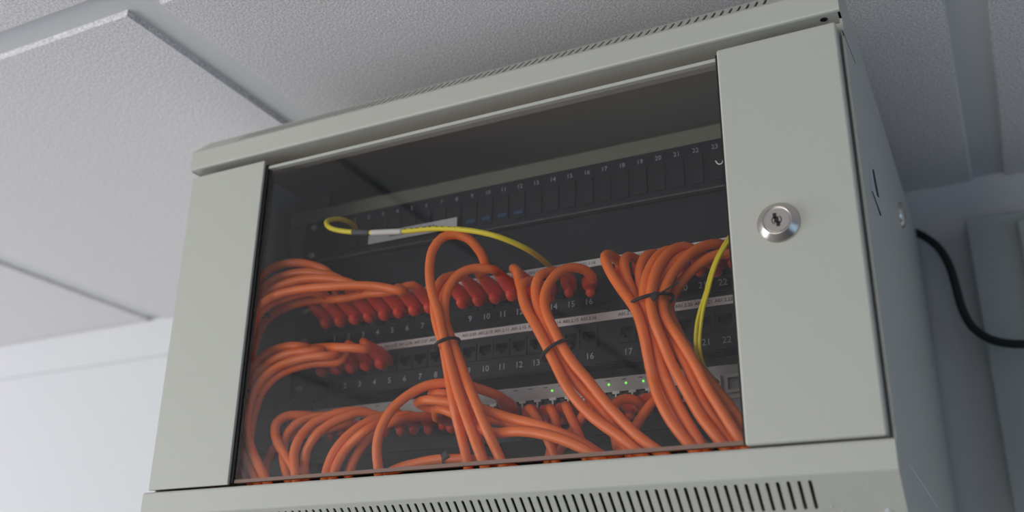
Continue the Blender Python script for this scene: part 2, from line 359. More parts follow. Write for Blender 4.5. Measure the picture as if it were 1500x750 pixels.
def patch_panel(z0, z1, label, prefix, zport, znum, zs0, zs1, ends):
    t = thing('ethernet_patch_panel', label, 'patch panel', (8, YR, z0), 'patch panels in the rack')
    xs = [-241]; zs = [z0, zport-8, zport+8, z1]
    for i in range(24): xs += [port_x(i)-7.4, port_x(i)+7.4]
    xs.append(257)
    obj('face_plate', grid_relief(NB(), xs, zs, lambda i, j: j == 1 and i % 2 == 1, YR, 14), 'panel', t)
    obj('bottom_lip', B(-236, 252, YR-2.0, YR, z0+1.0, z0+2.4), 'panel', t)
    bm = jack_mesh(14.6, 15.8, 11.2, 6.5, 1.6, 5, 2.6, 11, 1.2)
    pj = obj('port', bm, 'port', t, origin=(0, 0, 0)); pj.location = W((port_x(0), YR, zport)) - world_loc(t)
    place_copies(pj, t, [(port_x(i), YR, zport) for i in range(1, 24)])
    for g in range(3):
        bm = NB()
        for i in range(8*g, 8*g+8): text(bm, str(i+1), port_x(i), YR-0.3, znum, 5.4)
        obj('port_numbers', bm, 'dimink', t)
    ls = obj('label_strip', B(-220, 235, YR-1.3, YR-0.2, zs0, zs1), 'strip', t)
    bm = NB()
    for i in range(24): text(bm, '%s.%02d' % (prefix, i+1), port_x(i), YR-1.4, (zs0+zs1)/2, 2.9, sx=0.98)
    obj('strip_text', bm, 'ink', ls)
    screws(t, ends); return t
patch_panel(139.5, 186.5, 'black 24 port patch panel filled with orange plugs along its numbered row', 'A01.1', 163, 148.5, 179, 185.5, (180, 149))
patch_panel(93, 139, 'black 24 port patch panel left mostly empty, right above the switch', 'A01.2', 117.5, 101.5, 130, 137, (132.5, 104))
# upper module panel
t = thing('module_panel', 'black 24 way module panel without cables at the top of rack', 'patch panel', (8, YR, 228))
obj('face_plate', B(-241, 257, YR, YR+3, 228, 275), 'panel', t)
obj('bottom_lip', B(-241, 257, YR-6, YR, 228, 229.4), 'rail', t)
def mx(i): return 7.6 + (i-11.5)*16.34
bm = NB(); box(bm, -5.5, 5.5, -1.2, 0, -12.5, 12)
md = obj('port_cover', bm, 'port', t, origin=(0, 0, 0)); md.location = W((mx(0), YR, 250)) - world_loc(t)
md.data.transform(Matrix.Translation((0, 0, -OZ)) if False else Matrix.Identity(4))
place_copies(md, t, [(mx(i), YR, 250) for i in range(1, 24)])
bm = NB()
for i in range(24): text(bm, str(i+1), mx(i), YR-0.4, 268, 4.2)
obj('port_numbers', bm, 'grink', t)
for i in (8, 9, 10, 11): obj('blue_latch', B(mx(i)-4.5, mx(i)+4.5, YR-2.6, YR-1.2, 240, 243.5), 'bluelatch', t)
screws(t, (268, 238))
# label sticker on the panel
st = tag(obj('label_sticker', B(-159, -62, YR-5.6, YR-5.1, 236.5, 247), 'sticker'), 'pale grey printed label sticker behind the yellow fibre cable', 'label')
bm = NB(); text(bm, 'A01.3.01 - A01.3.24', -110.5, YR-5.8, 241.7, 4.4)
obj('sticker_text', bm, 'ink', st)
# blanking panel
t = thing('blanking_panel', 'plain black blanking panel between module panel and upper patch panel', 'panel', (8, YR, 187))
obj('face_plate', B(-241, 257, YR+0.5, YR+3, 187.2, 227.6), 'panel', t)
screws(t, (207,))
# network switch
t = thing('network_switch', 'grey fronted network switch with green lamps at the foot of rack', 'network switch', (8, YR, 37))
obj('chassis', B(-222, 238, YR+3, YR+230, 37, 82), 'rail', t)
def sx_(i): return -181.5 + 13.75*i
xs = [-241]
for i in range(24): xs += [sx_(i)-6.1, sx_(i)+6.1]
xs += [257]
obj('face_plate', grid_relief(NB(), xs, [56.5, 58, 70, 82], lambda i, j: j == 1 and i % 2 == 1, YR, 12), 'silver', t)
obj('lower_face', B(-241, 160, YR, YR+3, 37, 56.4), 'panel', t)
obj('lower_face', B(160, 257, YR, YR+3, 37, 56.4), 'silver', t)
bm = jack_mesh(12.0, 11.8, 10.2, 5.6, -0.8, 5.4, 2.2, 10, 0.6); bm.transform(Matrix.Scale(-1, 4, (0, 0, 1)))
pj = obj('port', bm, 'void', t, origin=(0, 0, 0)); pj.location = W((sx_(0), YR, 64)) - world_loc(t)
place_copies(pj, t, [(sx_(i), YR, 64) for i in range(1, 24)])
dv = obj('port_divider', B(-0.7, 0.7, -1.5, 0, -6, 5.6), 'tin', t, origin=(0, 0, 0)); dv.location = W((sx_(0)+6.87, YR, 64)) - world_loc(t)
place_copies(dv, t, [(sx_(i)+6.87, YR, 64) for i in range(1, 23)])
dc = obj('port_shield', B(-3.0, 3.0, -1.4, 0, 4.0, 6.2), 'tin', t, origin=(0, 0, 0)); dc.location = W((sx_(0)+6.87, YR, 64)) - world_loc(t)
place_copies(dc, t, [(sx_(i)+6.87, YR, 64) for i in range(1, 23)])
for x in (30.8, 80.5, 95, 109.5, 124): obj('status_lamp', rings(NB(), (x, YR-0.1, 76.3), (0, -1, 0), [(1.0, 0), (0.9, 0.6), (0, 0.8)], 12), 'led', t)
bm = NB()
for i in range(24): box(bm, sx_(i)-2, sx_(i)+2, YR-0.25, YR-0.05, 79.3, 79.9)
obj('lamp_legend', bm, 'ink', t)
for x in (164, 183, 202):
    for z in (50.5, 66.5):
        f = obj('uplink_cage', grid_relief(NB(), [x-8, x-5.6, x+5.6, x+8], [z-7, z-4.6, z+4.6, z+7], lambda i, j: i == 1 and j == 1, YR-4, 14), 'tin', t)
        obj('cage_opening', B(x-5.5, x+5.5, YR+8.6, YR+9.6, z-4.5, z+4.5), 'void', f)
screws(t, (72, 48))

# ---------------------------------------------------------------- patch cables
# cable runs: centre-line points in mm
CABLES = [
    ('patch_cable', 'orange patch cable rising in the tallest loop above the centre bundle', ('A', 10), [(-17.5,72.0,170.2),(-17.9,64.0,172.0),(-12.3,58.8,171.8),(-6.7,54.0,172.8),(-6.2,49.9,178.0),(-7.8,46.0,184.1),(-12.6,39.0,192.1),(-17.7,35.8,195.4),(-23.6,33.0,197.3),(-34.3,29.0,195.2),(-41.2,26.0,184.3),(-42.8,25.3,175.9),(-43.0,25.0,166.7),(-42.1,24.9,157.8),(-40.1,24.9,148.5),(-37.6,24.7,141.1),(-34.5,24.3,133.3),(-31.5,24.0,125.6),(-29.5,24.1,118.2),(-27.9,24.6,110.9),(-26.3,25.3,103.7),(-24.2,25.5,96.2),(-21.7,25.3,88.5),(-19.1,25.0,80.7),(-16.1,24.6,72.3),(-12.9,24.1,63.8),(-9.5,23.7,55.3),(-6.1,23.5,47.0),(-2.7,23.6,38.8),(0.6,23.8,30.9),(4.9,23.8,20.9),(9.2,24.0,11.0),(12.4,24.5,3.3),(15.6,25.3,-4.7),(18.9,26.0,-12.6)], 'orange', 'cables in the tied bundle below ports 9 to 12', 3.9),
    ('patch_cable', 'orange patch cable arching from port 12 down the right side of the centre bundle', ('A', 11), [(-1.4,72.0,170.2),(-1.8,64.0,172.0),(1.5,52.0,169.0),(-3.4,47.6,169.3),(-10.2,44.0,169.3),(-16.4,40.2,167.2),(-22.1,37.0,163.4),(-26.5,34.7,157.2),(-29.5,33.0,149.6),(-31.0,31.9,140.8),(-31.1,31.5,131.8),(-30.2,31.8,124.4),(-28.4,32.2,117.3),(-25.5,32.2,110.0),(-21.9,31.7,102.2),(-18.2,31.1,94.0),(-14.1,30.5,85.3),(-10.0,29.7,76.5),(-5.2,27.6,68.0),(0.4,24.0,59.1),(5.3,21.6,50.8),(8.5,21.7,43.5),(11.5,22.1,36.5),(14.9,22.1,29.4),(17.6,23.6,23.1),(19.9,26.1,17.0),(22.6,27.6,10.6),(25.8,28.0,3.7),(29.0,28.0,-3.5),(32.3,28.0,-10.7)], 'orange', 'cables in the tied bundle below ports 9 to 12', 3.9),
    ('patch_cable', 'orange patch cable dipping lowest behind the left of the centre bundle', ('A', 8), [(-49.6,72.0,170.2),(-50.0,64.1,172.0),(-41.1,60.1,172.1),(-33.2,56.4,171.1),(-41.2,47.5,166.9),(-43.7,43.6,161.3),(-45.1,40.5,154.3),(-45.2,38.4,146.5),(-44.1,36.8,138.1),(-41.7,35.3,128.6),(-38.5,34.2,119.2),(-35.3,33.5,111.6),(-32.0,33.0,103.7),(-29.9,33.0,95.7),(-28.1,33.2,87.0),(-25.6,32.4,77.8),(-22.1,30.0,67.8),(-18.9,28.2,57.9),(-17.0,28.9,49.1),(-16.0,31.0,42.1),(-14.5,32.4,35.2),(-12.6,32.9,28.5),(-10.1,32.9,20.5),(-7.9,33.0,12.6),(-5.8,33.4,2.6),(-3.8,34.0,-7.7)], 'orange', 'cables in the tied bundle below ports 9 to 12', 3.9),
    ('patch_cable', 'orange patch cable from port 10 squeezed in the back of the centre bundle', ('A', 9), [(-33.5,72.0,170.2),(-34.1,64.2,172.1),(-26.1,53.2,169.5),(-34.0,46.7,162.5),(-38.1,42.1,150.8),(-39.0,41.5,142.1),(-38.8,41.4,132.9),(-37.7,41.5,125.3),(-35.8,41.7,118.0),(-32.9,41.4,111.1),(-29.7,40.9,103.9),(-26.5,40.1,94.7),(-23.2,39.5,84.8),(-20.8,41.2,76.1),(-17.9,42.8,66.7),(-11.7,38.3,55.9),(-4.8,31.3,46.6),(-2.3,31.9,39.6),(-3.0,37.9,33.9),(-1.1,39.9,24.2),(2.7,38.1,13.8),(5.6,37.1,6.4),(8.0,37.4,-0.8),(10.3,37.8,-8.0)], 'orange', 'cables in the tied bundle below ports 9 to 12', 3.9),
    ('patch_cable', 'orange patch cable on the left edge of the bundle under port 14', ('A', 13), [(37.0,71.2,155.4),(38.1,63.9,153.7),(37.5,56.7,153.5),(36.6,48.9,152.5),(36.1,42.1,148.9),(35.9,36.9,144.0),(37.5,33.4,136.3),(40.7,30.9,127.3),(44.2,29.2,120.4),(48.5,27.9,113.3),(52.6,26.9,106.3),(57.6,26.2,97.4),(62.2,25.8,88.8),(65.6,25.3,81.8),(69.2,24.9,74.6),(72.7,24.6,67.6),(76.5,24.2,60.0),(80.9,24.0,52.7),(86.1,23.9,45.7),(91.9,24.0,39.0),(98.0,24.0,32.7),(104.4,24.0,27.3),(111.0,24.0,22.4),(117.2,24.0,17.6),(123.9,23.9,12.0),(130.3,24.0,6.3),(137.8,24.4,-1.0),(145.5,25.0,-8.5)], 'orange', 'cables in the tied bundle below ports 13 to 16', 3.9),
    ('patch_cable', 'orange patch cable running down the middle of the second bundle, plugged beside port 16', ('A', 14), [(58.8,71.2,161.2),(61.1,64.0,160.8),(58.2,57.1,159.9),(54.2,50.0,158.2),(49.8,40.0,152.0),(48.4,37.0,146.0),(48.0,35.2,138.8),(49.7,33.6,129.9),(52.7,32.7,120.6),(56.6,32.4,110.9),(60.9,32.4,101.4),(64.5,32.2,93.0),(68.2,32.2,85.0),(71.7,32.1,78.4),(75.4,32.0,72.1),(79.9,32.0,65.2),(85.1,32.0,58.2),(92.5,32.0,50.0),(100.2,32.0,41.6),(106.9,32.0,32.3),(113.3,32.0,23.3),(118.7,32.0,17.3),(124.1,32.0,11.4),(128.6,32.3,5.7),(133.3,32.6,-0.6),(138.0,33.0,-6.8)], 'orange', 'cables in the tied bundle below ports 13 to 16', 3.9),
    ('patch_cable', 'orange patch cable on the right edge of the bundle with a bright sheen', ('A', 15), [(79.0,76.1,156.8),(82.2,70.0,155.4),(79.5,61.0,159.2),(72.2,52.0,159.5),(67.7,46.8,156.8),(63.6,42.0,152.3),(60.1,37.6,145.2),(58.0,33.8,136.9),(57.9,30.7,129.1),(59.4,28.3,121.1),(62.6,27.1,112.2),(66.9,26.6,103.3),(71.5,26.3,93.7),(76.5,26.0,84.5),(80.6,25.5,78.0),(85.0,25.0,71.9),(90.1,24.4,65.7),(95.4,24.0,59.3),(101.1,23.9,51.6),(107.1,24.0,43.7),(114.0,24.0,35.4),(121.0,24.0,27.4),(127.4,24.0,20.5),(133.6,24.0,14.4),(142.6,24.0,7.2),(149.9,24.4,1.4),(157.6,25.0,-4.7)], 'orange', 'cables in the tied bundle below ports 13 to 16', 3.9),
    ('patch_cable', 'orange patch cable starting at port 13 in the back of second bundle', ('A', 12), [(14.7,72.0,170.2),(14.3,64.0,172.0),(18.3,57.8,169.1),(23.3,52.4,163.9),(26.4,49.0,157.2),(29.4,46.4,149.2),(33.2,44.3,139.7),(37.5,42.5,129.6),(42.5,40.9,119.3),(47.6,40.0,109.7),(51.6,39.9,102.5),(56.3,40.0,96.5),(62.4,40.0,93.3),(68.7,40.0,89.7),(72.9,40.0,83.8),(76.4,40.0,76.6),(80.2,40.0,69.4),(84.6,40.0,62.5),(89.1,39.9,55.7),(93.4,40.0,49.0),(98.9,40.4,39.8),(104.3,40.9,30.7),(109.8,41.3,21.7),(115.4,41.8,12.8),(121.2,42.3,4.1),(127.1,42.9,-4.6)], 'orange', 'cables in the tied bundle below ports 13 to 16', 3.9),
    ('patch_cable', 'orange patch cable with a blunt bend standing far left of the thick right bundle', ('A', 16), [(106.6,69.6,162.0),(108.6,62.0,161.8),(104.8,50.0,164.4),(104.5,43.6,161.8),(105.4,38.0,157.2),(108.3,34.4,150.0),(112.3,32.0,141.8),(117.0,29.8,133.6),(122.1,27.8,125.4),(127.6,25.5,117.4),(132.8,23.1,109.2),(136.0,21.4,102.0),(138.2,20.8,95.0),(140.7,21.2,82.1),(141.5,22.0,74.8),(142.5,22.9,66.9),(143.6,23.3,59.7),(145.0,23.2,52.0),(147.0,23.0,44.5),(151.2,22.9,34.0),(156.3,23.0,24.1),(162.2,22.7,15.4),(168.6,22.2,6.8),(175.1,21.6,-2.3),(181.7,21.4,-11.3)], 'orange', 'cables in the thick tied bundle below ports 17 to 23', 3.9),
    ('patch_cable', 'orange patch cable bending over second from left in the right bundle', ('A', 17), [(119.5,72.8,163.4),(120.8,66.0,163.5),(118.4,54.0,161.9),(118.2,45.0,154.8),(120.8,40.0,143.2),(123.1,38.2,136.4),(125.9,36.6,129.3),(128.7,34.6,122.0),(131.3,33.4,114.7),(133.5,33.9,107.2),(135.6,34.7,99.3),(137.5,34.7,90.2),(139.6,34.3,80.7),(142.3,33.6,71.5),(145.3,33.2,62.2),(148.6,33.3,52.0),(152.3,33.5,41.9),(156.5,33.4,33.0),(161.3,33.4,24.4),(166.6,33.6,15.7),(172.0,34.3,7.3),(177.0,35.7,-0.8),(182.0,36.9,-9.0)], 'orange', 'cables in the thick tied bundle below ports 17 to 23', 3.9),
    ('patch_cable', 'orange patch cable with narrow upright bend near the middle of right bundle', ('A', 18), [(136.2,72.8,164.9),(137.6,66.0,165.3),(133.5,55.0,160.9),(131.6,50.5,155.3),(130.4,47.0,148.5),(130.6,44.2,141.2),(131.5,42.2,133.6),(132.8,40.5,126.3),(134.0,39.6,118.9),(134.6,41.2,110.4),(135.3,43.2,101.8),(136.8,43.3,93.9),(138.9,43.0,85.7),(141.9,42.6,75.3),(145.5,42.0,64.3),(148.2,41.7,55.8),(151.1,41.4,47.0),(154.1,41.3,39.1),(157.7,41.2,31.7),(161.7,41.3,24.9),(166.9,41.6,17.5),(172.3,42.0,10.0),(176.6,42.5,3.3),(180.7,42.8,-3.4)], 'orange', 'cables in the thick tied bundle below ports 17 to 23', 3.9),
    ('patch_cable', 'orange patch cable leaning left across the front of the right bundle', ('A', 19), [(154.9,71.2,163.5),(156.6,64.7,163.9),(149.5,54.6,162.0),(146.1,48.5,157.4),(143.3,42.8,151.0),(140.9,37.1,142.4),(139.3,32.2,132.8),(138.6,29.4,124.1),(138.5,28.1,115.7),(138.9,28.2,108.7),(139.9,28.4,101.6),(142.4,28.2,93.4),(145.0,27.9,84.9),(146.9,28.1,76.3),(148.8,28.2,67.5),(151.3,27.8,59.3),(154.2,27.6,51.1),(157.9,27.6,41.9),(162.0,27.7,32.6),(166.8,27.7,23.0),(172.0,27.6,13.1),(175.8,27.6,5.4),(179.5,28.2,-2.4),(183.2,29.1,-10.2)], 'orange', 'cables in the thick tied bundle below ports 17 to 23', 3.9),
    ('patch_cable', 'orange patch cable arching widest from port 20 into the right bundle', ('A', 20), [(166.9,72.8,163.0),(167.9,66.5,163.3),(161.8,58.7,164.8),(155.7,48.4,159.2),(152.5,43.7,154.0),(149.6,39.4,147.7),(147.5,33.8,139.3),(146.2,28.8,130.1),(145.3,25.1,120.0),(145.5,22.3,109.8),(146.9,21.0,101.4),(148.9,20.8,93.6),(150.7,21.5,87.3),(152.7,22.6,81.0),(155.4,23.5,72.9),(158.5,23.9,64.4),(162.5,23.9,55.5),(166.9,23.8,46.5),(171.4,23.5,36.8),(176.5,23.1,27.1),(180.8,22.6,20.3),(185.5,22.2,13.7),(189.9,22.3,7.0),(193.8,22.8,0.7),(197.5,23.3,-5.8),(201.3,23.6,-12.2)], 'orange', 'cables in the thick tied bundle below ports 17 to 23', 3.9),
    ('patch_cable', 'orange patch cable looping behind the tie head in the right bundle', ('A', 21), [(174.4,74.5,158.7),(173.9,66.6,157.2),(164.8,58.2,157.4),(160.2,53.6,154.4),(155.9,49.5,149.7),(151.7,45.2,142.5),(148.4,41.1,134.4),(146.7,37.4,127.3),(145.8,34.6,120.4),(146.7,33.6,109.5),(150.4,33.4,97.0),(153.3,32.8,90.1),(156.8,32.0,83.1),(161.2,31.0,75.5),(165.6,30.0,67.6),(169.2,29.5,58.5),(172.6,29.2,49.1),(176.2,29.0,40.2),(180.3,28.9,31.2),(184.4,28.9,23.9),(189.1,29.0,16.4),(193.8,28.8,9.3),(199.4,28.7,0.9),(204.9,28.7,-7.2)], 'orange', 'cables in the thick tied bundle below ports 17 to 23', 3.9),
    ('patch_cable', 'orange patch cable with printed sleeve on the right edge of right bundle', ('A', 22), [(187.3,76.1,166.4),(185.8,70.0,167.1),(177.8,60.0,163.1),(173.5,54.8,159.4),(169.2,50.0,154.8),(165.3,45.8,149.5),(161.7,42.0,143.4),(158.2,37.6,136.0),(155.3,33.7,128.2),(153.1,31.2,121.0),(152.0,29.4,113.7),(153.0,27.5,106.2),(155.5,25.9,98.7),(159.5,24.8,91.0),(164.3,24.0,83.0),(169.6,23.4,73.3),(174.8,23.0,63.3),(179.3,22.9,53.1),(183.7,23.0,43.2),(188.0,23.0,35.1),(192.4,23.0,27.0),(197.2,22.9,17.8),(202.1,23.0,8.5),(207.3,23.4,-0.1),(212.6,24.0,-8.5)], 'orange', 'cables in the thick tied bundle below ports 17 to 23', 3.9),
    ('patch_cable', 'orange patch cable diving behind the steel door edge at lower right', ('A', 23), [(196.9,76.1,158.4),(194.0,70.0,157.4),(189.1,65.8,156.5),(183.0,62.0,154.6),(175.7,58.3,149.9),(168.7,55.0,143.5),(162.1,51.3,135.5),(156.9,48.0,126.8),(153.7,45.8,120.0),(152.3,44.0,112.9),(154.2,42.8,103.3),(158.1,42.0,93.3),(162.7,41.1,83.5),(167.8,40.0,73.9),(172.7,38.5,65.2),(178.0,37.0,56.7),(182.5,35.9,50.1),(187.3,34.8,43.5),(191.9,34.0,36.9),(197.9,33.3,27.7),(203.5,33.0,18.4),(208.5,32.9,9.0),(213.3,33.0,-0.4)], 'orange', 'cables in the thick tied bundle below ports 17 to 23', 3.9),
    ('patch_cable', 'orange patch cable forming the top arch of the upper left sweep', ('A', 2), [(-163.0,72.0,170.2),(-164.4,65.4,172.6),(-165.4,62.1,178.5),(-166.8,59.3,186.9),(-169.4,57.1,193.8),(-174.3,55.3,198.2),(-180.1,53.1,200.8),(-187.4,48.5,203.1),(-195.9,44.0,204.2),(-206.3,40.7,203.8),(-216.4,38.0,201.4),(-224.0,35.8,196.9),(-230.0,34.1,190.8),(-234.6,34.4,184.4),(-240.8,38.6,178.7),(-245.7,42.8,171.5),(-244.5,41.1,160.8),(-241.2,37.1,151.1),(-240.0,35.3,141.8),(-239.1,33.9,132.2),(-239.0,33.5,123.3),(-240.1,34.4,114.4),(-239.8,33.9,104.6),(-239.5,33.4,94.6),(-239.9,33.9,85.4),(-239.8,34.0,75.5),(-240.3,34.8,65.7),(-241.8,36.7,56.4),(-242.7,37.9,47.4),(-243.1,38.6,38.4),(-243.6,39.3,29.8),(-243.9,39.9,21.3),(-243.9,40.0,12.6)], 'orange', 'cables swept left from the first ports of the upper patch panel', 3.9),
    ('patch_cable', 'orange patch cable second from top in the upper left sweep', ('A', 3), [(-146.9,72.0,170.2),(-148.6,65.8,172.8),(-152.0,60.9,179.4),(-156.3,55.5,186.0),(-162.0,51.9,188.8),(-169.7,49.7,190.8),(-179.8,46.6,192.9),(-190.4,43.5,193.8),(-201.2,40.8,192.9),(-211.1,38.0,189.9),(-218.3,35.2,185.2),(-224.0,32.5,178.9),(-228.8,31.7,171.9),(-233.9,33.5,164.9),(-234.6,33.1,156.6),(-231.4,30.0,146.1),(-234.1,33.3,138.6),(-240.2,40.8,131.9),(-240.7,42.0,121.9),(-240.2,41.9,112.8),(-243.6,45.8,104.4),(-243.9,46.5,94.3),(-241.4,44.0,83.0),(-240.4,43.5,72.4),(-240.4,44.2,64.3),(-240.3,44.8,56.0),(-240.0,45.4,47.6),(-239.5,45.8,39.0),(-238.7,45.8,30.3),(-237.8,45.9,21.7),(-237.1,46.0,13.1)], 'orange', 'cables swept left from the first ports of the upper patch panel', 3.9),
    ('patch_cable', 'orange patch cable third from top in the upper left sweep', ('A', 4), [(-130.8,72.0,170.2),(-135.0,69.3,174.3),(-130.8,55.4,172.5),(-133.4,48.7,174.3),(-141.0,46.5,178.1),(-150.4,43.3,180.6),(-160.3,40.1,182.1),(-170.3,38.4,183.3),(-180.2,36.6,183.4),(-190.9,33.8,181.8),(-201.1,31.0,178.9),(-209.4,28.7,174.8),(-216.5,26.9,169.5),(-221.4,25.7,163.1),(-224.6,24.9,155.8),(-226.3,25.2,148.3),(-227.9,26.7,140.3),(-229.0,27.7,131.5),(-228.9,27.4,121.2),(-228.7,27.1,110.4),(-231.8,30.2,103.5),(-241.5,40.4,98.6),(-250.7,50.1,93.0),(-251.9,51.0,84.3),(-249.3,48.1,74.2),(-248.3,47.4,65.9),(-247.9,47.6,57.6),(-247.4,47.9,49.1),(-247.6,48.9,40.5),(-247.5,49.9,31.8),(-246.9,50.1,23.0),(-246.0,50.0,14.2)], 'orange', 'cables swept left from the first ports of the upper patch panel', 3.9),
    ('patch_cable', 'orange patch cable lowest and longest in the upper left sweep', ('A', 6), [(-98.7,72.0,170.2),(-99.2,64.2,172.1),(-89.3,54.6,166.1),(-83.0,48.3,161.2),(-91.1,45.3,163.3),(-103.2,42.7,166.7),(-113.7,39.3,168.2),(-124.2,36.0,168.9),(-134.9,32.8,169.0),(-145.7,30.0,168.9),(-153.4,28.5,169.1),(-161.2,27.2,169.3),(-169.1,26.0,169.2),(-177.3,24.9,169.0),(-185.6,23.9,168.4),(-193.3,23.0,167.4),(-201.5,21.5,165.0),(-205.1,16.4,160.0),(-214.6,15.5,151.6),(-217.6,15.5,145.6),(-219.7,15.5,138.5),(-221.8,15.5,131.0),(-223.7,15.5,122.6),(-225.2,15.5,113.2),(-229.8,19.6,107.5),(-230.7,20.1,99.9),(-231.5,20.6,91.9),(-237.1,26.5,85.4),(-246.1,36.1,79.9),(-250.1,40.4,72.7),(-249.1,39.2,63.5),(-249.1,39.2,54.7),(-250.9,41.3,46.2),(-252.1,42.8,37.4),(-252.6,43.4,28.5),(-253.0,44.0,19.6)], 'orange', 'cables swept left from the first ports of the upper patch panel', 3.9),
    ('patch_cable', 'orange patch cable tucked over port 6 behind the upper left sweep', ('A', 5), [(-114.8,72.0,170.2),(-116.5,66.0,172.8),(-123.1,64.5,174.8),(-132.3,62.2,176.4),(-141.2,58.3,177.1),(-148.5,54.1,177.3),(-154.5,49.8,177.0),(-159.7,45.6,176.4),(-167.0,43.9,176.7),(-178.3,45.3,178.4),(-189.1,45.8,179.5),(-197.2,43.6,178.5),(-207.1,40.2,175.7),(-216.8,38.2,171.8),(-225.5,38.5,167.6),(-234.4,41.1,162.7),(-239.9,43.0,155.1),(-242.3,43.0,144.8),(-245.6,44.6,137.8),(-250.6,48.2,130.8),(-252.6,48.8,122.0),(-252.4,47.3,111.8),(-253.9,48.4,104.4),(-257.3,51.9,97.0),(-258.6,53.3,88.5),(-257.5,52.1,78.8),(-256.1,50.8,69.1),(-255.4,50.1,59.6),(-255.0,49.8,50.6)], 'orange', 'cables swept left from the first ports of the upper patch panel', 3.9),
    ('patch_cable', 'dim red orange patch cable sagging low beneath the upper left sweep', ('A', 0), [(-195.1,72.0,170.2),(-197.8,66.8,173.2),(-193.9,62.2,172.1),(-199.0,58.5,173.3),(-206.4,54.1,174.0),(-214.4,50.2,172.9),(-222.7,47.6,170.3),(-230.1,46.8,166.0),(-237.7,48.1,160.7),(-243.4,49.8,153.1),(-246.7,50.5,142.9),(-250.6,53.3,136.6),(-257.5,59.9,130.6),(-261.3,63.4,122.8),(-259.9,61.4,112.7),(-260.0,61.3,103.3),(-265.0,67.0,96.1),(-270.4,73.5,88.6),(-270.9,74.7,79.3),(-267.0,71.2,68.5),(-259.9,64.2,56.9),(-253.0,57.2,45.7)], 'orange', 'cables swept left from the first ports of the upper patch panel', 3.9),
    ('patch_cable', 'orange patch cable leaving port 2 towards the left sweep', ('A', 1), [(-179.0,72.0,170.2),(-181.9,67.1,173.3),(-170.3,57.0,172.3),(-171.3,49.0,172.3),(-175.8,41.3,172.0),(-184.9,36.4,170.1),(-196.3,34.4,167.6),(-205.3,32.0,164.8),(-210.9,27.2,159.8),(-214.4,23.1,153.8),(-219.4,22.6,148.1),(-222.1,21.9,139.6),(-224.5,22.5,130.5),(-233.5,31.1,127.3),(-246.4,44.4,126.0),(-257.3,55.9,123.1),(-267.1,66.2,118.1),(-272.2,71.7,112.5),(-269.0,68.2,102.9),(-262.4,61.1,91.4),(-260.3,59.1,81.3),(-260.2,59.3,71.6),(-258.6,57.8,61.5),(-257.7,57.1,52.1)], 'orange', 'cables swept left from the first ports of the upper patch panel', 3.9),
    ('patch_cable', 'short orange patch cable emerging from port 8 behind the centre bundle', ('A', 7), [(-82.6,72.0,170.2),(-83.6,65.0,172.4),(-92.2,61.0,169.9),(-102.9,57.1,166.3),(-112.0,54.9,166.2),(-124.3,56.9,168.2),(-136.1,60.5,169.4),(-145.4,59.7,168.5),(-152.6,56.0,166.9),(-163.4,57.2,168.3),(-176.8,61.3,171.4),(-186.2,60.2,171.7),(-192.0,54.5,169.3),(-199.5,51.0,167.1),(-208.9,50.7,165.4),(-217.5,51.0,163.2),(-225.6,51.6,160.3),(-233.9,53.8,156.6),(-241.9,57.3,151.2),(-248.2,60.4,143.9),(-250.8,60.5,134.4),(-249.2,57.3,125.1),(-246.3,53.6,115.0),(-246.1,53.2,105.6),(-253.4,61.5,99.0),(-264.8,74.1,93.8)], 'orange', 'cables swept left from the first ports of the upper patch panel', 3.9),
    ('patch_cable', 'orange patch cable on the outermost curve of the middle left sweep', ('B', 0), [(-195.1,72.0,124.7),(-199.0,68.3,128.1),(-189.7,59.1,126.3),(-179.7,47.5,123.1),(-182.5,41.2,122.8),(-191.6,39.7,123.6),(-203.0,38.7,122.7),(-212.9,37.0,119.2),(-219.3,34.6,113.2),(-223.9,32.1,105.6),(-226.7,29.8,97.4),(-228.7,28.1,88.6),(-230.6,27.7,78.7),(-231.9,28.1,68.4),(-232.6,28.9,58.2),(-232.2,30.1,48.1),(-230.1,31.2,38.3),(-226.5,31.9,28.7),(-221.4,32.5,19.2),(-216.0,33.0,9.9),(-211.5,33.5,1.3),(-207.2,34.0,-7.3)], 'orange', 'cables swept left and down from the lower patch panel', 3.9),
    ('patch_cable', 'orange patch cable second in the middle left sweep', ('B', 1), [(-179.0,72.0,124.7),(-185.1,71.2,129.1),(-180.6,65.6,127.2),(-169.8,54.4,121.7),(-163.4,44.2,117.2),(-170.2,39.1,116.2),(-181.8,36.9,116.2),(-191.0,34.7,114.6),(-199.5,32.7,111.6),(-206.4,30.3,106.6),(-212.1,28.0,100.2),(-217.2,26.2,93.2),(-221.1,25.0,85.3),(-223.8,24.3,76.1),(-225.1,24.0,66.4),(-224.7,23.9,55.7),(-222.8,24.0,45.0),(-219.1,24.4,34.5),(-214.1,25.0,24.4),(-208.0,25.6,15.5),(-201.7,26.0,6.9),(-197.0,26.1,-1.1),(-192.5,26.0,-9.1)], 'orange', 'cables swept left and down from the lower patch panel', 3.9),
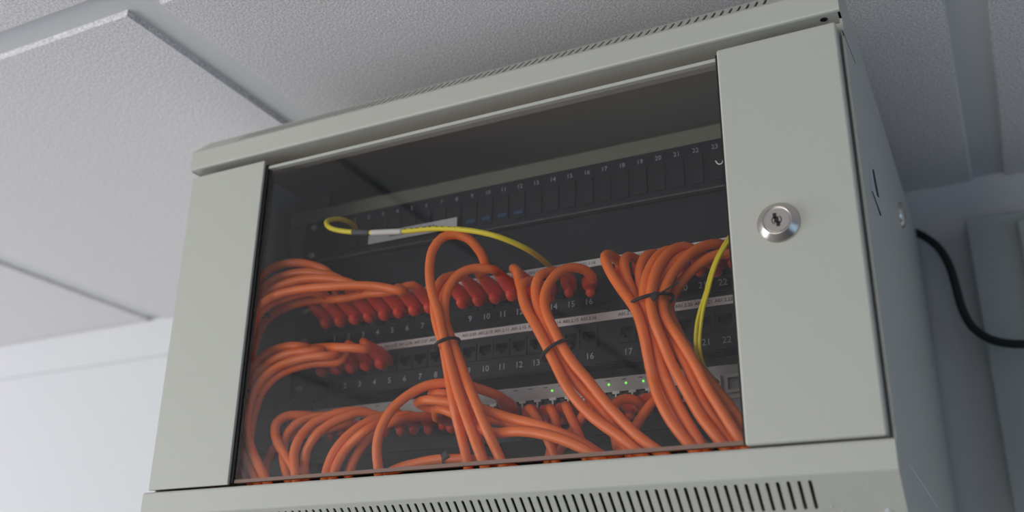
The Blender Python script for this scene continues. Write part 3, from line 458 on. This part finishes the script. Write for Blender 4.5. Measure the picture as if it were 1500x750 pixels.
    ('patch_cable', 'orange patch cable third and brightest in the middle left sweep', ('B', 2), [(-163.0,72.0,124.7),(-165.5,66.8,127.5),(-161.7,62.5,124.5),(-153.3,54.9,117.9),(-147.7,46.1,112.1),(-152.4,40.2,110.4),(-162.2,37.7,110.4),(-172.4,35.4,109.3),(-182.1,32.9,107.2),(-190.1,30.4,104.4),(-197.2,27.9,100.4),(-203.3,25.4,94.7),(-208.1,23.3,87.8),(-211.2,22.0,80.7),(-213.5,21.5,73.1),(-215.5,21.7,64.9),(-216.0,22.0,56.3),(-213.7,22.0,45.8),(-209.4,22.0,35.0),(-204.6,22.0,27.0),(-198.8,21.9,19.0),(-193.3,22.0,11.3),(-188.9,22.3,4.9),(-184.7,22.6,-1.2),(-180.4,23.0,-7.4)], 'orange', 'cables swept left and down from the lower patch panel', 3.9),
    ('patch_cable', 'orange patch cable on the inner curve of the middle left sweep', ('B', 3), [(-146.9,72.0,124.7),(-147.3,64.0,126.5),(-145.7,58.9,118.5),(-146.5,54.7,109.3),(-152.4,52.0,107.6),(-160.9,49.2,107.7),(-169.0,46.3,107.3),(-179.2,42.5,105.2),(-188.6,39.0,102.2),(-195.5,36.0,98.4),(-201.5,33.4,93.7),(-206.0,31.2,88.0),(-209.7,29.8,81.7),(-213.0,30.1,75.4),(-215.8,31.2,68.8),(-218.2,32.1,61.4),(-219.7,33.0,53.5),(-220.5,33.6,45.0),(-219.7,34.0,36.1),(-217.1,34.1,29.3),(-213.4,34.0,22.4),(-209.5,34.0,15.3),(-205.5,34.3,7.7),(-201.4,34.6,0.0),(-197.2,35.0,-7.7)], 'orange', 'cables swept left and down from the lower patch panel', 3.9),
    ('patch_cable', 'orange patch cable ending nearest port 5 in the middle left sweep', ('B', 4), [(-130.8,72.0,124.7),(-131.2,64.0,126.5),(-124.9,58.7,121.3),(-119.6,54.0,115.8),(-122.5,50.0,115.7),(-130.4,47.0,116.5),(-140.4,45.2,117.7),(-149.7,47.5,119.7),(-162.1,54.7,123.2),(-173.8,60.0,125.7),(-180.5,57.9,125.3),(-185.5,53.0,123.6),(-192.2,50.2,122.1),(-199.8,48.7,120.6),(-207.1,46.8,118.3),(-213.7,45.0,115.1),(-221.1,42.9,109.2),(-226.9,40.9,101.9),(-230.1,38.7,94.1),(-231.4,36.2,85.2),(-231.9,34.6,74.7),(-232.6,34.9,63.9),(-233.8,36.6,56.6),(-234.7,38.5,49.1),(-234.2,39.7,41.2),(-232.2,40.6,31.6),(-229.1,41.3,21.7),(-226.1,42.0,11.8)], 'orange', 'cables swept left and down from the lower patch panel', 3.9),
    ('patch_cable', 'orange patch cable forming the tight hook at the far left of lower loops', ('S', 0), [(-172.4,69.6,62.3),(-171.7,63.7,63.2),(-175.6,58.1,63.9),(-180.9,51.8,64.0),(-186.4,46.6,63.4),(-191.5,42.2,61.8),(-195.2,36.0,55.0),(-194.0,33.6,48.9),(-190.9,31.8,42.2),(-185.8,30.5,35.2),(-179.9,30.0,28.5),(-174.4,30.2,22.5),(-169.3,30.8,16.2),(-164.1,30.5,7.3),(-158.5,29.4,-2.3)], 'orange', 'cables looping left from the switch to the cabinet floor', 3.9),
    ('patch_cable', 'orange patch cable dropping steeply beside the tight hooked loop', ('S', 1), [(-160.5,71.2,62.7),(-158.5,63.5,63.2),(-162.8,58.6,63.1),(-168.9,54.2,62.2),(-178.4,46.5,57.4),(-184.8,41.4,48.2),(-186.9,39.8,41.9),(-187.3,38.3,35.1),(-185.8,37.0,27.9),(-183.1,36.1,20.7),(-180.3,35.9,14.4),(-177.3,36.0,8.0),(-174.2,36.0,-0.3),(-171.2,36.0,-8.9)], 'orange', 'cables looping left from the switch to the cabinet floor', 3.9),
    ('patch_cable', 'orange patch cable in the smooth arch right of the tight hook', ('S', 3), [(-125.0,69.6,62.6),(-122.7,63.5,63.6),(-127.0,58.8,64.0),(-133.1,53.5,63.6),(-138.8,48.5,61.9),(-144.8,44.2,59.3),(-150.9,40.0,56.0),(-156.2,36.0,51.7),(-160.1,32.3,46.0),(-162.8,29.0,39.5),(-164.2,26.6,33.2),(-164.3,24.7,26.5),(-162.6,23.2,18.7),(-159.9,22.2,10.4),(-157.0,22.2,0.9),(-154.2,23.0,-8.8)], 'orange', 'cables looping left from the switch to the cabinet floor', 3.9),
    ('patch_cable', 'orange patch cable curving short and broad under the smooth arch', ('S', 4), [(-114.3,72.8,59.7),(-111.2,65.3,59.4),(-115.0,59.6,60.7),(-121.0,54.2,61.5),(-125.9,49.5,59.6),(-130.9,45.4,56.6),(-136.3,41.5,53.5),(-141.5,38.0,49.7),(-145.9,35.1,45.3),(-150.0,33.0,40.4),(-157.1,32.1,29.5),(-158.6,32.2,22.5),(-159.0,33.0,14.8),(-157.7,34.0,4.1),(-155.3,34.9,-7.1)], 'orange', 'cables looping left from the switch to the cabinet floor', 3.9),
    ('patch_cable', 'orange patch cable left of the twin arcs crossing the lower glass', ('S', 5), [(-94.3,70.8,59.3),(-92.2,66.2,60.3),(-96.4,61.9,59.1),(-101.3,55.9,56.7),(-105.0,49.0,53.2),(-109.1,43.2,49.1),(-114.3,38.7,44.1),(-119.4,35.1,38.4),(-123.7,32.4,32.4),(-127.6,30.4,26.0),(-130.7,29.3,18.8),(-132.9,28.6,10.7),(-133.8,28.2,3.6),(-134.4,28.2,-4.1),(-135.1,28.4,-11.7)], 'orange', 'cables looping left from the switch to the cabinet floor', 3.9),
    ('patch_cable', 'orange patch cable right of the twin arcs crossing the lower glass', ('S', 6), [(-84.4,72.8,58.4),(-81.3,66.1,58.1),(-85.7,61.9,56.8),(-92.0,57.2,54.4),(-95.3,48.3,50.3),(-97.0,37.5,44.8),(-101.7,32.0,39.3),(-109.5,32.1,34.3),(-116.0,32.2,29.0),(-120.1,30.6,22.7),(-122.9,29.0,16.2),(-125.1,28.2,9.1),(-126.5,28.1,-1.2),(-127.2,28.4,-12.1)], 'orange', 'cables looping left from the switch to the cabinet floor', 3.9),
    ('patch_cable', 'dim orange patch cable inside the twin arcs above the glass edge', ('S', 7), [(-70.4,76.1,57.1),(-66.8,69.6,56.4),(-71.4,63.2,55.4),(-77.5,55.2,53.3),(-81.6,47.7,50.2),(-87.8,44.3,47.0),(-97.2,45.3,43.2),(-105.7,46.3,38.2),(-110.3,44.7,32.5),(-113.3,42.3,25.9),(-116.4,40.8,18.5),(-119.0,40.0,10.5),(-120.4,39.8,0.1),(-121.1,40.0,-10.9)], 'orange', 'cables looping left from the switch to the cabinet floor', 3.9),
    ('patch_cable', 'orange patch cable in the single high arc left of centre bundle', ('S', 13), [(2.3,69.6,64.2),(3.4,62.0,65.1),(-1.0,57.8,67.0),(-7.3,54.3,69.4),(-13.8,51.4,71.9),(-20.5,48.9,73.9),(-27.7,46.1,75.0),(-34.8,43.2,75.2),(-41.8,40.5,74.7),(-48.7,37.9,73.2),(-55.4,35.0,69.9),(-61.7,32.0,65.4),(-67.8,29.2,60.0),(-73.2,27.0,53.8),(-77.3,25.7,47.4),(-80.5,25.0,40.4),(-82.8,24.8,32.9),(-83.9,25.0,25.1),(-83.4,25.4,16.8),(-82.0,26.0,8.2),(-81.0,26.3,0.8),(-79.8,26.7,-7.0),(-78.5,27.0,-14.8)], 'orange', 'cables looping left from the switch to the cabinet floor', 3.9),
    ('patch_cable', 'dim orange patch cable fading down behind the hooked loop', ('S', 2), [(-149.4,79.4,57.8),(-148.4,74.0,57.3),(-155.2,70.6,55.7),(-165.3,68.0,54.0),(-174.7,65.9,53.3),(-183.9,64.0,52.4),(-191.6,62.0,50.6),(-198.7,60.0,48.0),(-205.0,58.4,45.1),(-210.4,57.0,41.2),(-216.2,55.0,29.5),(-217.4,54.9,21.6),(-217.8,55.0,13.3),(-217.9,55.0,4.6),(-217.8,55.0,-4.0)], 'orange', 'cables looping left from the switch to the cabinet floor', 3.9),
    ('patch_cable', 'orange patch cable topmost of those sweeping right behind centre bundle', ('S', 8), [(-51.4,71.9,62.9),(-47.6,66.1,64.2),(-52.4,57.5,67.9),(-49.8,48.7,69.0),(-43.3,44.7,68.1),(-36.0,43.6,66.5),(-32.6,47.8,65.7),(-28.9,52.7,64.2),(-19.3,47.5,59.7),(-5.8,34.6,53.4),(3.6,29.2,49.0),(8.3,32.6,47.1),(14.2,35.2,44.9),(22.0,34.5,41.9),(30.1,33.3,39.0),(38.2,32.1,36.4),(46.3,31.1,33.9),(53.9,30.4,31.3),(64.0,29.7,27.1),(73.5,29.2,22.5),(81.6,29.0,18.5),(89.4,28.9,13.9),(97.1,29.0,8.1),(104.6,29.3,1.9)], 'orange', 'cables running right behind the centre bundle over the cabinet floor', 3.9),
    ('patch_cable', 'orange patch cable with blunt rounded bend sweeping right at left of centre', ('S', 10), [(-43.0,66.1,57.7),(-43.5,57.3,57.4),(-50.3,55.6,58.3),(-56.5,52.2,59.2),(-59.9,43.8,61.7),(-47.7,37.3,61.3),(-40.5,36.0,60.2),(-32.7,35.9,58.7),(-25.6,37.1,57.0),(-18.6,41.4,54.8),(-11.9,45.6,52.1),(-4.6,46.0,48.3),(4.1,44.2,44.0),(12.5,42.4,40.8),(21.0,41.4,38.2),(29.3,40.7,35.9),(37.2,40.0,34.2),(45.2,39.2,32.8),(53.0,38.3,30.9),(60.8,37.5,28.4),(68.4,37.0,25.5),(75.5,36.9,22.3),(85.0,36.6,17.0),(94.1,36.6,11.0),(103.0,36.6,4.5),(112.0,36.2,-2.3)], 'orange', 'cables running right behind the centre bundle over the cabinet floor', 3.9),
    ('patch_cable', 'orange patch cable lowest and brightest of those sweeping right', ('S', 9), [(-53.4,69.6,53.8),(-51.5,60.4,52.1),(-45.3,49.7,56.0),(-38.1,45.1,54.7),(-30.1,43.1,51.6),(-24.9,44.7,48.6),(-18.7,45.9,44.4),(-8.6,40.2,39.0),(2.7,31.0,33.7),(10.2,28.5,30.4),(15.0,31.7,29.2),(21.6,32.5,28.7),(30.2,30.1,28.3),(38.5,27.9,27.6),(49.2,26.1,25.8),(59.5,24.4,23.2),(69.1,23.0,20.1),(78.2,22.1,16.5),(86.3,21.6,12.7),(94.0,21.3,8.4),(101.9,21.9,3.0),(109.5,22.8,-2.8)], 'orange', 'cables running right behind the centre bundle over the cabinet floor', 3.9),
    ('patch_cable', 'orange patch cable lying along the bottom edge under the centre bundle', None, [(-99.3,40.0,-6.8),(-91.7,39.3,-1.6),(-84.1,38.5,3.5),(-76.6,38.0,7.5),(-67.2,37.9,10.2),(-58.0,38.0,11.6),(-48.8,37.9,12.8),(-39.6,38.0,13.6),(-30.8,38.4,13.8),(-22.2,39.4,13.6),(-13.0,41.3,13.1),(-3.6,43.4,12.0),(7.2,45.1,10.0),(18.2,46.6,6.9),(25.4,47.5,4.0),(32.4,48.7,0.5),(39.3,50.0,-3.0)], 'orange', 'cables running right behind the centre bundle over the cabinet floor', 3.9),
    ('patch_cable', 'dim red orange patch cable dropping from the first open switch ports', ('S', 14), [(27.7,70.9,51.7),(32.2,62.0,49.4),(33.9,56.0,51.2),(40.8,50.0,44.1),(47.3,47.0,34.1),(54.0,46.0,23.1),(58.9,46.0,11.2),(61.1,46.0,3.3),(63.2,46.0,-5.0)], 'orange', 'cables dropping from the right half of the switch', 3.6),
    ('patch_cable', 'dim orange patch cable hanging between the sweeping cables and second bundle', ('S', 16), [(57.4,72.4,50.7),(62.4,64.0,48.2),(64.2,55.9,50.5),(68.8,51.7,43.0),(74.0,49.6,32.9),(78.2,49.7,23.4),(81.7,49.9,11.7),(83.7,50.0,3.2),(85.6,50.0,-5.7)], 'orange', 'cables dropping from the right half of the switch', 3.6),
    ('patch_cable', 'short dim orange patch cable slanting left beneath the switch plugs', ('S', 17), [(78.3,77.5,51.8),(83.9,72.8,50.1),(87.6,68.0,48.8),(84.2,60.1,48.5),(79.0,56.3,43.0),(71.1,56.4,33.4),(62.4,58.3,24.7),(59.0,59.1,18.9),(56.0,60.0,12.7)], 'orange', 'cables dropping from the right half of the switch', 3.6),
    ('patch_cable', 'orange patch cable arching tightly in front of dark switch ports', ('S', 20), [(114.7,74.5,48.7),(120.8,66.0,45.4),(121.3,56.0,48.3),(114.1,50.0,49.7),(107.7,47.0,46.6),(104.5,48.0,40.1),(103.2,52.0,30.4),(103.8,54.1,22.3),(104.9,56.0,13.6)], 'orange', 'cables dropping from the right half of the switch', 3.6),
    ('patch_cable', 'orange patch cable slanting down left between second and right bundle', ('S', 21), [(131.3,75.3,53.6),(138.1,68.4,52.1),(142.3,62.0,50.6),(136.6,54.0,48.4),(130.3,49.0,39.9),(125.5,47.1,32.5),(120.6,47.2,25.6),(113.7,48.2,16.5),(109.0,49.1,9.8),(104.2,50.1,2.8)], 'orange', 'cables dropping from the right half of the switch', 3.6),
    ('patch_cable', 'dim orange patch cable bent over beside the first open switch ports', ('S', 15), [(43.6,72.8,50.0),(47.8,66.0,47.8),(49.3,60.0,50.6),(53.7,58.0,43.5),(55.9,58.0,32.9),(50.4,60.0,20.8),(48.0,60.2,12.2),(45.9,60.0,3.2)], 'orange', 'cables dropping from the right half of the switch', 3.6),
]
FR = 2.3
FIBRES = [
    ('yellow fibre cable draped across the upper cabinet above the tallest loop', [(-174.1,100.0,252.2),(-165.3,84.0,250.8),(-159.3,66.0,246.9),(-159.0,52.0,244.0),(-161.3,43.0,240.2),(-160.9,36.0,234.7),(-153.5,31.0,226.7),(-144.2,30.0,222.0),(-126.3,30.0,216.8),(-105.9,30.0,212.6),(-74.3,30.0,208.2),(-40.5,30.0,204.7),(-8.4,31.0,197.5),(14.4,36.0,189.9),(30.1,52.0,183.6),(33.3,74.0,182.5),(31.5,100.0,183.3)]),
    ('yellow fibre cable strand nearer the steel door strip at right', [(209.6,60.0,179.7),(205.2,45.0,163.6),(199.9,37.0,151.9),(194.3,33.0,140.8),(189.6,31.0,128.3),(185.9,31.0,117.0),(181.7,31.0,104.8),(178.4,31.0,90.1),(176.4,33.0,76.0),(176.7,40.0,65.4),(177.8,54.0,60.8),(178.2,70.0,60.0)]),
    ('yellow fibre cable strand on the left of the thin pair at right', [(205.6,64.0,180.9),(201.5,50.0,166.2),(196.7,42.0,154.3),(191.3,37.0,141.7),(186.5,35.0,129.1),(183.4,33.0,117.0),(179.2,31.0,104.2),(175.7,30.0,90.2),(173.8,32.0,76.0),(174.3,38.0,64.7),(175.3,52.0,59.6),(175.2,70.0,59.3)]),
]
TIES = [
    ('black cable tie around the centre bundle below the tallest loop', (-26.5, 30.0, 102.8), (4.2, 0.0, -12.2), 10, 10, {}),
    ('black cable tie around the second bundle under port 14', (69.3, 31.0, 86.7), (5.5, 0.0, -10.6), 14, 12, {}),
    ('black cable tie with long tail around the thick right bundle', (142.3, 32.0, 114.3), (2.9, 0.0, -17.0), 17, 14, {'tail': [(150.6, 15.0, 112.4), (159.4, 15.0, 115.8), (168.2, 18.0, 121.1)]}),
    ('black cable tie around the middle left sweep by the door edge', (-224.0, 31.0, 85.8), (-6.0, 0.0, -10.9), 16, 12, {}),
    ('black cable tie at the bend of the upper left sweep', (-231.8, 33.0, 158.6), (-1.3, 0.0, -13.3), 10, 18, {}),
    ('small black cable tie on the bottom lying cable', (-29.3, 38.0, 13.9), (7.3, 1.0, -0.3), 4.9, 4.9, {'width': 0.9, 'tail': [(-27.0, 34.0, 15.2), (-27.1, 34.0, 17.2), (-26.6, 34.0, 20.3)]}),
]
POWER = [(285.3, 552.0, 347.6), (300.7, 545.0, 337.8), (319.9, 540.0, 316.3), (329.6, 536.0, 289.7), (333.1, 533.0, 261.9), (335.8, 530.0, 234.9), (343.6, 526.0, 210.6), (358.3, 520.0, 194.0), (373.8, 512.0, 185.4), (389.4, 505.0, 180.8), (414.6, 500.0, 179.3), (451.8, 490.0, 182.7)]
PORTZ = {'A': 163, 'B': 117.5, 'S': 60}
def plug(parent, p, d, sc):
    """boot leaving port p along direction d, latch bump below it"""
    p = Vector(p); d = Vector(d).normalized(); s = Vector((1, 0, 0)); s = (s-d*s.dot(d)).normalized(); u = s.cross(d)
    if u.z < 0: u = -u
    bm = NB(); prev = None; N = 14
    def ring(c, a, b, sq):
        out = []
        for k in range(N):
            th = 2*math.pi*k/N; cx, cz = math.cos(th), math.sin(th)
            q = (abs(cx)**sq+abs(cz)**sq)**(-1/sq); out.append(bm.verts.new(c + s*cx*q*a + u*cz*q*b))
        return out
    secs = [(2, 5.4, 4.4, 5), (12, 5.6, 4.8, 5), (14, 6.3, 5.6, 4), (24, 6.3, 5.8, 3.2), (32, 5.6, 5.2, 2.4), (42, 4.6, 4.5, 2), (46, 4.2, 4.2, 2)]
    for dist, a, b, sq in secs:
        rg = ring(p + d*dist*sc, a, b, sq)
        if prev:
            for k in range(N): bm.faces.new((prev[k], prev[(k+1) % N], rg[(k+1) % N], rg[k]))
        else: bm.faces.new(rg[::-1])
        prev = rg
    bm.faces.new(prev)
    b = obj('plug_boot', bm, 'boot', parent, smooth=True)
    bm = NB(); bmesh.ops.create_uvsphere(bm, u_segments=14, v_segments=9, radius=1)
    mt = Matrix((s*4.2, d*6.5, u*4.6)).transposed().to_4x4(); mt.translation = p + d*13 - u*7.6
    bmesh.ops.transform(bm, matrix=mt, verts=bm.verts[:]); obj('latch_cover', bm, 'boot', b, smooth=True)
for name, label, port, pts, mk, group, rad in CABLES:
    o = tag(obj(name, tube(NB(), spline(pts, 5), rad, 12), mk, smooth=True), label, 'cable', group)
    if port:
        ppos = Vector(((sx_(port[1]) if port[0] == 'S' else port_x(port[1])), YR-1, PORTZ[port[0]]))
        d = Vector(pts[0]) - ppos; plug(o, ppos, d, (d.length+5)/46)

for label, pts in FIBRES:
    o = tag(obj('fibre_cable', tube(NB(), spline(pts, 4), FR if len(pts) > 14 else 1.35, 10), 'yellow', smooth=True), label, 'cable', None)
    if len(pts) > 14:
        q = [Vector(p) for p in pts]
        obj('tape_wrap', tube(NB(), spline([q[8], q[8]*.6+q[9]*.4, q[8]*.1+q[9]*.9], 3), FR+0.35, 10), 'greytape', o, smooth=True)['label'] = 'dark grey tape wrap'
        obj('cable_label', tube(NB(), spline([q[9], (q[9]+q[10])/2, q[10]], 3), FR+0.3, 10), 'white', o, smooth=True)['label'] = 'white printed flag label'
        bm = NB(); L1 = [q[10]+Vector((2, -2.2, 1.0)), q[11]+Vector((0, -2.2, 1.0)), q[12]+Vector((0, -2.2, 1.0))]; sp = spline(L1, 1)
        a = 0
        while a < len(sp)-4: tube(bm, sp[a:a+3], 0.32, 5); a += 5 if a % 3 else 7
        obj('printed_marks', bm, 'ink', o)

# ---------------------------------------------------------------- cable ties
def tie(label, c, axis, a, b, tail=None, width=1.35, wide=None):
    ax = Vector(axis).normalized(); e1 = Vector(wide or (1, 0, 0)); e1 = (e1-ax*e1.dot(ax)).normalized(); e2 = ax.cross(e1); c = Vector(c)
    loop = [c + e1*a*math.cos(2*math.pi*i/36) + e2*b*math.sin(2*math.pi*i/36) for i in range(36)]
    o = tag(obj('cable_tie', tube(NB(), loop, width, 8, closed=True), 'black', smooth=True), label, 'cable tie', 'black cable ties around bundles')
    if tail:
        s, m_, e = tail; bm = NB(); s = Vector(s)
        bmesh.ops.create_cube(bm, size=1); bmesh.ops.transform(bm, matrix=Matrix.Translation(s) @ Matrix.Rotation(-0.5, 4, 'Y') @ Matrix.Diagonal((5.5, 3.6, 5, 1)), verts=bm.verts[:])
        obj('tie_head', bm, 'black', o, bevel=0.6); obj('tie_tail', tube(NB(), spline([s, m_, e], 3), 0.95, 8, flat=0.6), 'black', o, smooth=True)
    return o
for t_ in TIES: tie(*t_[:5], **t_[5])

# ---------------------------------------------------------------- behind the cabinet, on the wall
tr = thing('cable_trunking', 'pale grey vertical wall trunking behind the cabinet at right edge', 'trunking', (392, YW, -600))
obj('base_channel', B(353, 470, 538, YW, -600, 344), 'duct', tr, bevel=3)
obj('cover', B(404, 466, 528, 538, -600, 330), 'duct', tr, bevel=4)
tag(obj('power_cable', tube(NB(), spline(POWER, 8), 4.6, 12), 'black', smooth=True), 'thick black cable hanging out behind the cabinet towards the right', 'cable')
